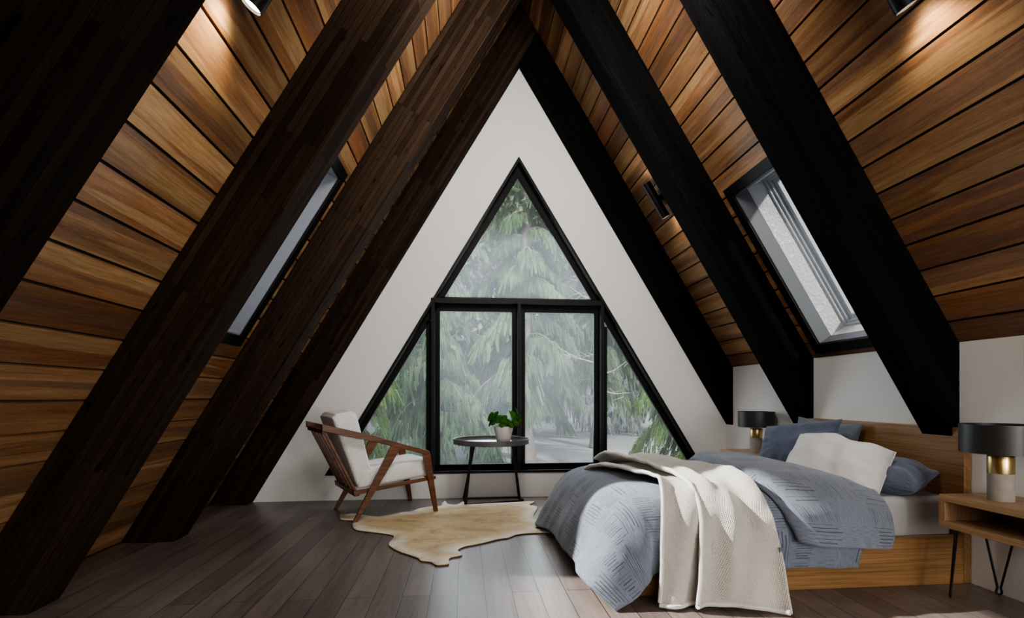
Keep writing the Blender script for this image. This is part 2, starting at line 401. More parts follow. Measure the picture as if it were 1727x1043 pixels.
GLASS = m_glass('haze_veil_glass', .13)  # outdoor haze put into the pane as a pale veil
GLASS_SKY = m_glass('skylight_glass', .10, (.6, .65, .72))
OAK_X = m_wood('oak_grain_x', 0, (.125, .064, .025), (.25, .135, .056), (.37, .215, .098), 1.25)
OAK_Y = m_wood('oak_grain_y', 1, (.125, .064, .025), (.25, .135, .056), (.37, .215, .098), 1.25)
STAND = m_wood('light_oak_grain_y', 1, (.24, .145, .075), (.41, .265, .145), (.55, .375, .22), 1.)
STAND_X = m_wood('light_oak_grain_z', 2, (.22, .13, .065), (.36, .225, .12), (.49, .325, .19), 1.)
WALNUT = m_wood('walnut', 0, (.045, .017, .008), (.120, .046, .020), (.235, .105, .048), .9, .38)
METAL_K = m_plain('black_metal', (.010, .010, .011), .42, .3, .4)
BRASS = m_plain('brushed_brass', (.62, .47, .22), .28, 1., .5, 300, .02)
STONE = m_plain('grey_concrete', (.33, .30, .265), .75, 0, .3, 24, .2, .25)
SHADE = m_plain('black_lamp_shade', (.022, .022, .023), .42, 0, .5, 200, .05)
BOUCLE = m_boucle('pale_boucle', (.84, .83, .81))
SHEET = m_plaster('grey_white_sheet', (.40, .40, .40), 260, .05)
DUVET = m_duvet('blue_grey_woven_cotton', (.145, .168, .222), (.030, .034, .046), (.245, .275, .345))
PILLOW_B = m_duvet('slate_blue_woven_cotton', (.085, .104, .155), (.022, .026, .04), (.13, .155, .215), .7)
PILLOW_G = m_duvet('grey_blue_woven_cotton', (.12, .14, .18), (.05, .06, .08), (.19, .215, .26), .5)
PILLOW_W = m_knit('white_woven_cotton', (.74, .735, .72), .008, .35)
THROW = m_knit('cream_knit', (.66, .635, .585), .0135, .8)
HEM = m_knit('cream_knit_hem', (.72, .70, .66), .008, .6)
HIDE = m_hide()
POT = m_plain('whitewashed_concrete', (.60, .56, .53), .85, 0, .2, 30, .25, .14)
SOIL = m_plain('potting_soil', (.03, .02, .014), .95, 0, .2, 120, .6)
PLANT = m_leaf('green_leaf', (.014, .050, .010), (.055, .145, .03), .2, 30)
STEM = m_plain('green_stem', (.16, .20, .07), .6)
TABLE = m_plain('charcoal_lacquer', (.085, .085, .085), .40, 0, .4, 80, .03)
TABLE_T = m_plain('glossy_tray', (.10, .10, .10), .09, 0, .7, 50, .01)
LED = m_emit('warm_led', (1., .86, .62), 30.)

# ------------------------------------------------------------------ geometry constants (metres)
YB = 5.15                       # back wall
XK, ZK = 2.835, 1.362           # knee wall and its top
mL, mR = 1.684, 1.63            # roof slopes
aL, aR = math.atan(mL), math.atan(mR)
sL, cL, sR, cR = math.sin(aL), math.cos(aL), math.sin(aR), math.cos(aR)
XL = -2.445                     # left roof meets the floor
AX = (ZK+mR*XK-mL*-XL)/(mL+mR); AX = (ZK+mR*XK+mL*XL)/(mL+mR); AZ = mL*(AX-XL)
Y0, Y1 = -3.6, 5.34
ML = Matrix(((cL, 0, -sL, XL), (0, 1, 0, 0), (sL, 0, cL, 0), (0, 0, 0, 1)))        # local x up the slope, z outward
MR = Matrix(((-cR, 0, -sR, XK), (0, 1, 0, 0), (sR, 0, -cR, ZK), (0, 0, 0, 1)))     # local x up the slope, z inward
LENL, LENR = AZ/sL, (AZ-ZK)/sR

# ------------------------------------------------------------------ shell
fl = MB().box(-3.2, 3.1, Y0, Y1, -.2, 0).build('floor', FLOOR); tag(fl, kind='structure')

# back wall with the tall triangular opening
OB = (-1.384, .262); OBR = (2.575, .262); OT = (.567, 3.532)
o = [(XL-.02, -.0), (XK+.02, -.0), (XK+.02, ZK), (AX, AZ), ]
wl = MB()
def wall_y(mb, y):
    P = [(o[0][0], y, o[0][1]), (o[1][0], y, o[1][1]), (o[2][0], y, o[2][1]), (o[3][0], y, o[3][1]), (OB[0], y, OB[1]), (OBR[0], y, OBR[1]), (OT[0], y, OT[1])]
    return P
A = wall_y(wl, YB); B = wall_y(wl, YB+.2)
F = [(0, 1, 5, 4), (1, 2, 5), (2, 3, 6, 5), (3, 0, 4, 6)]
wl.add(A+B, F+[tuple(7+i for i in f[::-1]) for f in F]+[(4, 5, 12, 11), (5, 6, 13, 12), (6, 4, 11, 13), (0, 7, 8, 1), (1, 8, 9, 2), (2, 9, 10, 3), (3, 10, 7, 0)])
tag(wl.build('wall_back', WHITE), kind='structure')
tag(MB().box(XK, XK+.15, Y0, Y1, 0, ZK+.02).build('wall_right', KNEE), kind='structure')
tag(MB().prism([(XL-.2, 0), (XK+.15, 0), (XK+.15, ZK), (AX, AZ), ], 1, Y0-.15, Y0).build('wall_front', WHITE), kind='structure')

SK = dict(L=(1.478/sL, 2.607/sL), R=((1.462-ZK)/sR, (2.603-ZK)/sR))
SY = (2.87, 3.645)
def roof(name, M, length, side, mat, first, step, hole):
    sg = 1 if side == 'L' else -1
    mb = MB()
    def slab(x0, x1, y0, y1, z0, z1): mb.box(x0, x1, y0, y1, min(z0*sg, z1*sg), max(z0*sg, z1*sg))
    h0, h1 = hole; ext = .35
    k = first
    while k < length:                       # one box per board, a shadow gap between neighbours
        a, b = max(k+.0065, 0), min(k+step-.0065, length)
        k += step
        if b <= a: continue
        if b > h0 and a < h1:
            slab(a, b, Y0, SY[0], 0, .018); slab(a, b, SY[1], Y1, 0, .018)
            if a < h0: slab(a, h0, SY[0], SY[1], 0, .018)
            if b > h1: slab(h1, b, SY[0], SY[1], 0, .018)
        else: slab(a, b, Y0, Y1, 0, .018)
    o = mb.build(name, mat, M=M); tag(o, kind='structure')
    mb = MB()
    x0 = -.3 if side == 'L' else -.1
    slab(x0, h0, Y0, Y1, .0185, .26); slab(h1, length+ext, Y0, Y1, .0185, .26); slab(h0, h1, Y0, SY[0], .0185, .26); slab(h0, h1, SY[1], Y1, .0185, .26)
    tag(mb.build('ceiling', BACKING, M=M), kind='structure')
roof('ceiling', ML, LENL, 'L', CEIL_L, .008, .17, SK['L'])
roof('ceiling', MR, LENR, 'R', CEIL_R, .136-.168, .168, SK['R'])

def skylight(name, M, side, hole):
    sg = 1 if side == 'L' else -1
    h0, h1 = hole; y0, y1 = SY
    root = empty(name, M @ Vector(((h0+h1)/2, (y0+y1)/2, 0))); tag(root, kind='structure')
    T = root.matrix_world.inverted() @ M
    def ring(mb, x0, x1, a0, a1, w, z0, z1):
        z0, z1 = sorted((z0*sg, z1*sg))
        mb.box(x0-w, x0, a0-w, a1+w, z0, z1); mb.box(x1, x1+w, a0-w, a1+w, z0, z1)
        mb.box(x0, x1, a0-w, a0, z0, z1); mb.box(x0, x1, a1, a1+w, z0, z1)
    def fin(mb, nm, mat, bevel=0):
        o = mb.build(nm, mat, root, bevel=bevel); o.matrix_local = T; return o
    mb = MB(); w = .077
    ring(mb, h0, h1, y0, y1, w, -.016, .0); fin(mb, 'trim', FRAME, .003)
    e = .002
    mb = MB(); ring(mb, h0+.008, h1-.008, y0+.008, y1-.008, .008, .0, .11); fin(mb, 'liner', LINER if side == 'R' else LINER_L)
    mb = MB(); ring(mb, h0+.010, h1-.010, y0+.010, y1-.010, .010, .11, .30); fin(mb, 'shaft', STUCCO)
    mb = MB()
    ring(mb, h0+.03, h1-.03, y0+.03, y1-.03, .02, .245, .31); ring(mb, h0+.05, h1-.05, y0+.05, y1-.05, .03, .265, .31); ring(mb, h0+.085, h1-.085, y0+.085, y1-.085, .04, .29, .33)
    fin(mb, 'frame', GREY_FRAME, .003)
    mb = MB(); z = sorted((.312*sg, .318*sg)); mb.box(h0+.06, h1-.06, y0+.06, y1-.06, *z); fin(mb, 'pane', GLASS_SKY)
    return root
skylight('window_2', ML, 'L', SK['L'])
skylight('window_3', MR, 'R', SK['R'])

# rafters: a pair of deep timber beams in each frame
UL = -2.085                                             # left underside meets the floor
def uL(x): return mL*(x-UL)
def uR(x): return .745+1.645*(XK-x)
def isect(f, g, lo=-3, hi=4):
    for _ in range(60):
        m = (lo+hi)/2
        if f(m) < g(m): lo = m
        else: hi = m
    return lo
cRf = lambda x: ZK+mR*(XK-x)
p2 = isect(uL, cRf); q2 = isect(uL, uR)
LP = [(XL+.004, 0.003), (UL, 0.003), (p2, uL(p2)), (AX, AZ-.004)]
RP = [(XK, ZK-.004), (XK, .745), (q2+.003, uR(q2+.003)), (p2+.003, cRf(p2)-.008)]
names = {1.365: 'nearest', 2.593: 'front', 3.79: 'middle', 5.008: 'rear'}
LBL = {(1.365, 'L'): 'dark brown rafter in the top left corner, nearest the camera',
       (2.593, 'L'): 'dark brown laminated rafter left of the left skylight, foot at the lower left corner',
       (3.79, 'L'): 'dark brown laminated rafter directly right of the left skylight',
       (5.008, 'L'): 'dark brown rafter flat against the white gable wall, left side',
       (2.593, 'R'): 'black rafter right of the right skylight, ending above the headboard near end',
       (3.79, 'R'): 'black rafter left of the right skylight, ending above the headboard far end',
       (5.008, 'R'): 'black rafter against the white gable wall on the right, behind the black tube light'}
for y0 in names:
    t = .19 if y0 < 5 else YB-y0-.001
    for side, poly, M, mat in (('L', LP, ML, BEAM_L), ('R', RP, MR, BEAM_R)):
        if (y0, side) not in LBL: continue
        mb = MB().prism(poly, 1, y0, y0+t)
        Mi = M.inverted(); mb.v = [Mi @ v for v in mb.v]
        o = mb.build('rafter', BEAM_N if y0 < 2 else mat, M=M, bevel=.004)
        tag(o, LBL[(y0, side)], 'rafter', 'timber rafters of the A-frame roof')

# triangular window
W = empty('window_1', (.567, YB, .25)); tag(W, kind='structure')
def wl_(x, y, z): return (x-.567, y-YB, z-.25)
def member(mb, p0, p1, w, y0, y1, side=0):
    """flat bar lying in the wall plane, w wide; side shifts it off the line"""
    p0, p1 = Vector((p0[0], p0[1])), Vector((p1[0], p1[1])); d = (p1-p0).normalized(); n = Vector((-d.y, d.x))
    a, b = (side-1)*w/2, (side+1)*w/2
    poly = [p0+n*a, p1+n*a, p1+n*b, p0+n*b]
    mb.prism([(p.x-.567, p.y-.25) for p in poly], 1, y0-YB, y1-YB)
def tri_ring(mb, A_, B_, C_, w, y0, y1):
    """mitred triangular ring, A left, B right, C top; w inward"""
    P = [Vector(A_), Vector(B_), Vector(C_)]
    Q = []
    for i in range(3):
        a, b, c = P[i-1], P[i], P[(i+1) % 3]
        e1, e2 = (b-a).normalized(), (c-b).normalized()
        n1, n2 = Vector((-e1.y, e1.x)), Vector((-e2.y, e2.x))
        k = (n1+n2).normalized(); Q.append(b+k*(w/k.dot(n1)))
    vs = []
    for y in (y0, y1): vs += [(p.x-.567, y-YB, p.y-.25) for p in P+Q]
    fs = []
    for i in range(3):
        j = (i+1) % 3
        fs += [(i, j, 3+j, 3+i), (6+i, 9+i, 9+j, 6+j), (i, 6+i, 6+j, j), (3+i, 3+j, 9+j, 9+i)]
    mb.add(vs, fs)
mb = MB(); tri_ring(mb, (OB[0]-.012, OB[1]-.008), (OBR[0]+.012, OBR[1]-.008), (OT[0], OT[1]+.02), .028, 5.135, 5.29)
mb.build('frame', FRAME, W, bevel=.003)
mb = MB(); tri_ring(mb, (OB[0]+.02, OB[1]+.012), (OBR[0]-.02, OBR[1]+.012), (OT[0], OT[1]-.035), .062, 5.235, 5.285); mb.build('sash', SASH, W, bevel=.003)
mb = MB(); member(mb, (-.345, 2.042), (1.487, 2.042), .05, 5.15, 5.29); mb.build('transom', FRAME, W, bevel=.003)
for x, w, zt in ((-.322, .036, 2.02), (.573, .038, 2.02), (1.462, .038, 2.02)):
    mb = MB(); mb.box(x-w/2-.567, x+w/2-.567, 5.152-YB, 5.29-YB, .27-.25, zt-.25); mb.build('mullion', FRAME, W, bevel=.003)
def rect_ring(mb, x0, x1, z0, z1, w, y0, y1, wt=None, wb=None):
    wt = wt or w; wb = wb or w
    for b in ((x0, x0+w, z0, z1), (x1-w, x1, z0, z1), (x0+w, x1-w, z0, z0+wb), (x0+w, x1-w, z1-wt, z1)):
        mb.box(b[0]-.567, b[1]-.567, y0-YB, y1-YB, b[2]-.25, b[3]-.25)
for x0, x1, wl0 in ((-.304, .554, .05), (.592, 1.443, .055)):
    mb = MB(); rect_ring(mb, x0, x1, .30, 2.017, .052, 5.235, 5.28, .075, .035); mb.build('sash', SASH, W, bevel=.003)
for x in (-.365, 1.505):
    mb = MB(); mb.box(x-.03-.567, x+.03-.567, 5.235-YB, 5.28-YB, .05, 1.84-.25 if x < 0 else 1.80-.25); mb.build('sash', SASH, W, bevel=.002)
mb = MB(); member(mb, (-.25, 2.078), (1.38, 2.078), .03, 5.235, 5.28); mb.build('sash', SASH, W, bevel=.002)
mb = MB(); mb.box(OB[0]-.567+.03, OBR[0]-.567-.03, 5.15-YB, 5.235-YB, .018, .032); mb.build('sill', m_plain('dark_sill', (.05, .05, .055), .3), W)
# panes
def zl(x): return OB[1]+1.676*(x-OB[0])
def zr(x): return OBR[1]+1.629*(OBR[0]-x)
def pane(poly):
    mb = MB(); mb.add([(x-.567, 5.26-YB, z-.25) for x, z in poly], [tuple(range(len(poly)))]); mb.build('pane', GLASS, W)
pane([(OB[0]+.03, .275), (-.34, .275), (-.34, zl(-.34)-.03)])
pane([(1.48, .275), (OBR[0]-.03, .275), (1.48, zr(1.48)-.03)])
pane([(-.31, .30), (.56, .30), (.56, 2.01), (-.31, 2.01)])
pane([(.586, .30), (1.45, .30), (1.45, 2.01), (.586, 2.01)])
pane([(-.31, 2.05), (1.44, 2.05), (.567, 3.50)])

# ------------------------------------------------------------------ bed
bed = empty('bed', (1.85, 3.25, 0), 0, 'oak platform bed with panel headboard against the white knee wall', 'bed')
def bp(mb, nm, mat, bevel=.004): mb.v = [v-Vector((1.85, 3.25, 0)) for v in mb.v]; return mb.build(nm, mat, bed, bevel=bevel)
bp(MB().box(2.788, 2.832, 2.525, 3.97, .0, .873), 'headboard', OAK_Y)
bp(MB().box(.885, 2.787, 2.525, 2.57, .0, .267), 'side_rail', OAK_X)
bp(MB().box(.885, 2.787, 3.925, 3.97, .0, .267), 'side_rail', OAK_X)
bp(MB().box(.845, .884, 2.525, 3.97, .0, .267), 'foot_rail', OAK_Y)
bp(MB().box(.885, 2.787, 2.571, 3.924, .20, .225), 'slat_platform', OAK_X, 0)
mt = MB().box(.90, 2.78, 2.583, 3.91, .228, .478).build('mattress', SHEET, bevel=.035, seg=5)
for p in mt.data.polygons: p.use_smooth = True
tag(mt, 'mattress in a plain grey-white fitted sheet on the oak bed', 'mattress'); rebase(mt)

# duvet: rows run from the foot hem to the head, columns from the near hem to the far hem
ys = [(2.448, .140), (2.425, .30), (2.47, .455), (2.60, .525), (2.9, .545), (3.25, .555), (3.6, .55), (3.88, .505), (4.01, .36), (4.03, .15)]
def row(x, dz=0., near=0.): return [(x, y-(near if i < 3 else 0), z+(dz if 2 < i < 7 else dz*.4)) for i, (y, z) in enumerate(ys)]
D = []
D.append([(.735, 2.345, .008), (.63, 2.44, .09), (.60, 2.60, .10), (.615, 2.78, .10), (.62, 3.05, .085), (.62, 3.35, .075), (.61, 3.62, .06), (.58, 3.86, .03), (.565, 3.97, .02), (.60, 4.06, .02)])
D.append([(.86, 2.375, .06), (.755, 2.44, .215), (.695, 2.55, .27), (.67, 2.72, .28), (.66, 2.98, .27), (.66, 3.30, .26), (.65, 3.60, .245), (.63, 3.84, .21), (.64, 3.97, .15), (.70, 4.06, .08)])
D.append([(.935, 2.425, .115), (.87, 2.435, .29), (.81, 2.50, .42), (.765, 2.65, .455), (.75, 2.93, .455), (.75, 3.27, .455), (.75, 3.60, .445), (.75, 3.83, .40), (.80, 3.99, .28), (.82, 4.05, .12)])
D.append([(.985, 2.44, .145), (.965, 2.425, .30), (.935, 2.465, .455), (.90, 2.60, .525), (.89, 2.9, .54), (.89, 3.25, .545), (.89, 3.58, .54), (.90, 3.82, .49), (.92, 4.0, .35), (.92, 4.03, .14)])
D.append(row(1.15)); D.append(row(1.42, .01)); D.append(row(1.70, .012)); D.append(row(1.93, .0)); D.append(row(2.09, -.02))
def dfold(u, v, su, sv):
    s = 0
    if u > .35: s += .011*math.sin(su*7.3+1.)*math.exp(-((v-.12)/.12)**2)
    s += .010*math.sin(sv*8.2+su*3.)*max(0, 1-u/.32)
    return s
dv, dvs, (nu, nv) = cloth('duvet', D, 84, 104, DUVET, None, .028, .012, 5., 3.7, dfold, 1)
tag(dv, 'blue-grey woven duvet hanging over the bed foot and near side', 'duvet')
# turned flap of the duvet lying over its head end
FL = []
for crease, mid, head, tail in (((1.76, 3.86, .49), (2.05, 3.86, .50), (2.36, 3.86, .47), 0), ((1.72, 3.55, .585), (2.05, 3.55, .60), (2.42, 3.55, .525), 0), ((1.655, 3.22, .60), (2.03, 3.2, .615), (2.40, 3.15, .535), 0),
                          ((1.61, 2.90, .605), (2.02, 2.88, .615), (2.34, 2.85, .545), 0), ((1.62, 2.64, .575), (2.01, 2.62, .585), (2.33, 2.62, .525), 0), ((1.67, 2.485, .49), (2.03, 2.47, .48), (2.30, 2.48, .43), 0),
                          ((1.72, 2.425, .385), (2.02, 2.40, .36), (2.27, 2.415, .325), 0), ((1.745, 2.39, .30), (2.02, 2.365, .275), (2.235, 2.40, .245), 0)):
    c, m_, h = Vector(crease), Vector(mid), Vector(head)
    side = Vector((0, -1, 0)) if c.z < .5 else (Vector((0, -.5, .85)) if c.z < .56 else Vector((0, 0, 1)))
    k_ = 1.5 if c.z < .5 else 1.15
    FL.append([c+Vector((.09, 0, 0))-side*.03, c-side*.038*k_+Vector((.018, 0, 0)), c+Vector((-.026*k_, 0, 0)), c+side*.036*k_+Vector((.012, 0, 0)), c.lerp(m_, .3)+side*.036*k_, m_+side*.02, m_.lerp(h, .5)+side*.014, h])
fo, fvs, _ = cloth('turned_flap', FL, 60, 56, DUVET, None, .02, .009, 6., 9.1, None, 1)
fo.parent = dv

# throw blanket: a doubled knit, the upper layer with a rolled hem
def rows(rr, n=6, curl=0., wave=0., ph=0.):
    out = []
    for (xl, yl, zl_), (xr, yr, zr_) in rr:
        a, b = Vector((xl, yl, zl_)), Vector((xr, yr, zr_)); r_ = []
        for k in range(n):
            t = k/(n-1); p = a.lerp(b, t)
            hang = max(0, (.5-p.z)/.5) if p.z < .5 else 0
            p.y -= wave*hang*math.sin(t*5.2+ph); p.z += wave*(1-hang)*.5*math.sin(t*6.+ph) if p.z > .5 else 0
            r_.append(p)
        out.append(r_)
    return out
lower = rows([((.85, 3.45, .535), (1.17, 3.60, .575)), ((.885, 3.25, .582), (1.25, 3.38, .60)), ((.97, 2.92, .595), (1.33, 3.05, .605)), ((1.06, 2.70, .59), (1.36, 2.78, .60)), ((1.04, 2.55, .567), (1.32, 2.58, .58)),
              ((1.005, 2.44, .475), (1.28, 2.43, .48)), ((.985, 2.40, .33), (1.25, 2.38, .33)), ((.975, 2.385, .17), (1.24, 2.36, .17)), ((.955, 2.372, .012), (1.20, 2.345, .012))], 7, 0, .02, .6)
lo, lv, (ln, lm) = cloth('throw_blanket', lower, 70, 34, THROW, None, .014, .012, 7., 5., lambda u, v, su, sv: .016*math.sin(v*8.5+u*5.)*min(1, u*5)*(1-.4*u), 1)
upper = rows([((1.00, 3.74, .558), (1.29, 3.86, .525)), ((1.03, 3.55, .612), (1.36, 3.62, .60)), ((1.10, 3.2, .618), (1.45, 3.22, .613)), ((1.15, 2.92, .622), (1.50, 2.90, .615)), ((1.185, 2.70, .618), (1.515, 2.66, .61)), ((1.205, 2.54, .59), (1.535, 2.51, .575)),
              ((1.195, 2.425, .49), (1.555, 2.405, .475)), ((1.175, 2.37, .335), (1.562, 2.345, .34)), ((1.15, 2.345, .17), (1.558, 2.295, .18)), ((1.125, 2.335, .022), (1.545, 2.235, .018))], 8, 0, .034, 2.2)
uo, uvs_, (un, um) = cloth('upper_fold', upper, 76, 46, THROW, None, .015, .014, 6., 12., lambda u, v, su, sv: (.026*math.sin(v*9.+1.4-u*4.5)+.012*math.sin(v*17.+u*9.))*min(1, .25+u*4)*(.55+.45*math.sin(math.pi*min(1, v*1.2))), 1)
uo.parent = lo
tag(lo, 'cream knitted throw draped across the duvet down to the floor', 'throw')
hm = MB()
hm.tube([uvs_[i*um]+Vector((0, -.004, .002)) for i in range(0, un, 2)], .0115, 8)
hm.tube([uvs_[(un-1)*um+j]+Vector((0, -.002, .008)) for j in range(0, um, 2)], .0125, 8)
hm.tube([lv[i*lm]+Vector((0, -.003, .002)) for i in range(0, ln, 2)], .010, 8)
hm.tube([lv[(ln-1)*lm+j]+Vector((0, -.003, .008)) for j in range(0, lm-6, 2)], .011, 8)
hm.build('rolled_hem', HEM, lo)
tb = MB(); tb.box(1.553, 1.569, 2.318, 2.322, .235, .30); tb.build('fabric_tag', m_plain('grey_tag', (.12, .13, .15), .8), lo)

# pillows
pillow('pillow', .60, .40, .15, PILLOW_G, (2.69, 3.50, .672), (R(80), R(3), R(-86)), 'grey-blue pillow standing behind against the headboard, mostly hidden', 2., .08)
pillow('pillow', .56, .42, .19, PILLOW_B, (2.40, 3.40, .68), (R(55), R(-8), R(-66)), 'slate-blue pillow leaning upright, near the far lamp', 5., .07)
pillow('pillow', .52, .36, .21, PILLOW_B, (2.535, 2.835, .575), (R(13), R(3), R(-64)), 'dark blue pillow lying low against the headboard at the near side', 8., .07)
pillow('pillow', .52, .40, .30, PILLOW_W, (2.285, 2.865, .628), (R(40), R(9), R(-52)), 'white woven pillow leaning in front of the blue ones', 11., .015, ((.45, -.15, .16, .03),))

# ------------------------------------------------------------------ nightstands and lamps
def nightstand(y_far, y_near, label):
    n = empty('nightstand', (2.66, (y_far+y_near)/2, 0), 0, label, 'nightstand', 'bedside nightstands')
    c = Vector((2.66, (y_far+y_near)/2, 0)); L = (y_far-y_near)/2; t = .034; x0, x1 = 2.485-2.66, 2.832-2.66
    MB().box(x0, x1, -L, L, .537-t, .537).build('top_panel', STAND, n, bevel=.002)
    MB().box(x0, x1, -L, L, .368, .368+t).build('shelf', STAND, n, bevel=.002)
    for s in (-1, 1):
        a, b = sorted((s*L, s*(L-t))); MB().box(x0, x1, a, b, .368+t, .537-t).build('side_panel', STAND_X, n, bevel=.002)
    for sx in (-1, 1):
        for sy in (-1, 1):
            cx = (x0+.05) if sx < 0 else (x1-.05); cy = sy*(L-.05)
            dv_ = Vector((sy, sx, 0)).normalized()*.062*(1 if sx*sy > 0 else -1); dv_ = Vector((abs(dv_.x), -abs(dv_.y)*sx*sy, 0)); ot = Vector((sx, sy, 0))*.018; cc = Vector((cx, cy, 0))
            a = cc-dv_+Vector((0, 0, .366)); b = cc+dv_+Vector((0, 0, .366)); f = cc+ot+Vector((0, 0, .008)); dn = dv_.normalized()*.011
            pts = [a]; d1 = (f-a); d2 = (b-f)
            pts += [a+d1*.5, a+d1*.9, f-dn+Vector((0, 0, .012)), f-dn*.6+Vector((0, 0, .002)), f+Vector((0, 0, -.001)), f+dn*.6+Vector((0, 0, .002)), f+dn+Vector((0, 0, .012)), f+d2*.1, f+d2*.5, b]
            m = MB(); m.tube(pts, .0055, 8); m.bar(a-dv_*.2+Vector((0, 0, -.0005)), b+dv_*.2+Vector((0, 0, -.0005)), .03, .004)
            m.build('hairpin_leg', METAL_K, n)
    return n
nightstand(2.385, 1.86, 'light oak nightstand on black hairpin legs, right edge of the photo')
nightstand(4.62, 4.10, 'oak nightstand beyond the bed, mostly hidden behind pillows')
def lamp(x, y, label, s=1.):
    l = empty('table_lamp', (x, y, .537), 0, label, 'lamp', 'bedside table lamps')
    m = MB(); m.lathe([(0, 0), (.050, 0), (.051, .004), (.051, .134), (0, .134)], seg=48); m.build('stone_base', STONE, l)
    m = MB(); m.lathe([(0, .1345), (.051, .1345), (.0515, .137), (.0515, .219), (.050, .222), (0, .222)], seg=48); m.build('brass_collar', BRASS, l)
    m = MB(); m.tube([(0, 0, .222), (0, 0, .30)], .006, 12); m.build('stem', BRASS, l)
    r = .154*s
    m = MB(); m.lathe([(r-.003, .234), (r, .234), (r, .375), (r-.003, .375), (r-.003, .234)], seg=72)
    for k in range(3): m.tube([(0, 0, .36), ((r-.003)*math.cos(k*2.094), (r-.003)*math.sin(k*2.094), .36)], .0025, 6)
    m.build('lamp_shade', SHADE, l)
    return l
lamp(2.633, 2.205, 'lamp with black drum shade and brass collar on the near nightstand', 1.02)
lamp(2.655, 4.30, 'lamp with black drum shade on the nightstand beyond the bed', 1.)

# ------------------------------------------------------------------ lounge chair
CH = empty('lounge_chair', (-.885, 4.192, 0), math.atan2(.462, .887), 'walnut slat-back lounge chair with pale cushions, standing on the cowhide', 'chair')
WD = .66
def zo(poly, y0, y1, nm, mat, bevel=.004): m = MB(); m.prism(poly, 1, y0, y1); return m.build(nm, mat, CH, bevel=bevel)
HR = .006
for k, y in enumerate((0., WD)):
    s0, s1 = (y-.0, y+.038) if k == 0 else (y-.038, y)
    zo([(-.270, .829), (-.268, .772), (.20, .655), (.585, .538), (.645, .52), (.66, .545), (.634, .567), (.30, .668), (.073, .740)], s0, s1, 'armrest', WALNUT)
    zo([(.702, HR if k == 0 else 0), (.736, HR if k == 0 else 0), (.662, .53), (.634, .56), (.588, .54)], s0+.003, s1-.003, 'leg', WALNUT)
    zo([(-.028, HR if k == 0 else 0), (.006, HR if k == 0 else 0), (.385, .602), (.36, .64), (.30, .625)], s0+.003, s1-.003, 'leg', WALNUT)
    yi = (.039, .060) if k == 0 else (WD-.060, WD-.039)
    zo([(.012, .232), (.045, .232), (.73, .298), (.73, .328), (.03, .266), (.0, .262)], yi[0], yi[1], 'seat_rail', WALNUT)
zo([(-.012, .222), (.03, .226), (.028, .262), (-.022, .268)], .005, WD-.005, 'rear_rail', WALNUT)
zo([(.69, .295), (.725, .298), (.725, .325), (.69, .322)], .061, WD-.061, 'front_rail', WALNUT)
zo([(-.262, .785), (-.226, .777), (-.234, .742), (-.262, .748)], .039, WD-.039, 'back_rail', WALNUT)
for k in range(5):
    y = .056+(WD-.112)*k/4
    m = MB(); m.bar((.006, y, .262), (-.238, y, .765), .032, .018, (1, 0, .4)); m.build('slat', WALNUT, CH, bevel=.002)
def cushion(nm, poly, y0, y1, puff):
    """soft block: rounded prism with a swollen skin"""
    m = MB(); n = len(poly)
    o = MB().prism(poly, 1, y0, y1).build(nm, BOUCLE, CH)
    bm = bmesh.new(); bm.from_mesh(o.data)
    bmesh.ops.subdivide_edges(bm, edges=bm.edges[:], cuts=8, use_grid_fill=True)
    bm.to_mesh(o.data); bm.free()
    b = o.modifiers.new('s', 'SUBSURF'); b.levels = 1; b.render_levels = 2
    c = sum((v.co for v in o.data.vertices), Vector())/len(o.data.vertices)
    ym, yr = (y0+y1)/2, (y1-y0)/2
    for v in o.data.vertices:
        q = v.co*7
        k = (1-abs((v.co.y-ym)/yr)**4)
        v.co += (v.co-c).normalized()*(puff*k+.006*mnoise.noise(q))
    for p in o.data.polygons: p.use_smooth = True
    return o
cushion('seat_cushion', [(.05, .272), (.715, .332), (.712, .452), (.66, .482), (.20, .438), (.04, .41)], .068, WD-.068, .014)
cushion('back_cushion', [(.035, .29), (.16, .40), (.03, .90), (-.005, .925), (-.14, .905), (-.17, .87)], .07, WD-.07, .006)

# ------------------------------------------------------------------ round side table
TC = Vector((.258, 4.765, 0))
T = empty('side_table', TC, 0, 'round charcoal tray table on thin black legs before the window', 'table')
m = MB(); m.lathe([(0, .598), (.355, .598), (.362, .601), (.363, .646), (.361, .648), (.356, .646), (.355, .618), (0, .618)], seg=96); m.build('tray_rim', TABLE, T)
m = MB(); m.lathe([(0, .6185), (.354, .6185), (.354, .6225), (0, .6225)], seg=96); m.build('tray_top', TABLE_T, T)
NL, NR, FR, FLp = Vector((.012, 4.80, .009)), Vector((.578, 4.915, .009)), Vector((.565, 5.09, .009)), Vector((-.004, 5.075, .009))
for a, b in ((NL, Vector((.072, 4.71, .598))), (FLp, Vector((.10, 4.90, .598))), (FR, Vector((.465, 4.80, .598)))):
    m = MB(); m.bar(a-TC+Vector((0, 0, -.002)), b-TC, .026, .026, (0, 1, 0)); m.build('leg', METAL_K, T, bevel=.002)
m = MB()
for a, b in ((NL, NR), (NR, FR), (FR, FLp), (FLp, NL)):
    m.bar(a-TC, b-TC, .018, .018)
for p in (NL, NR): m.box(p.x-TC.x-.011, p.x-TC.x+.011, p.y-TC.y-.011, p.y-TC.y+.011, 0, .03)
m.build('base_frame', METAL_K, T, bevel=.001)

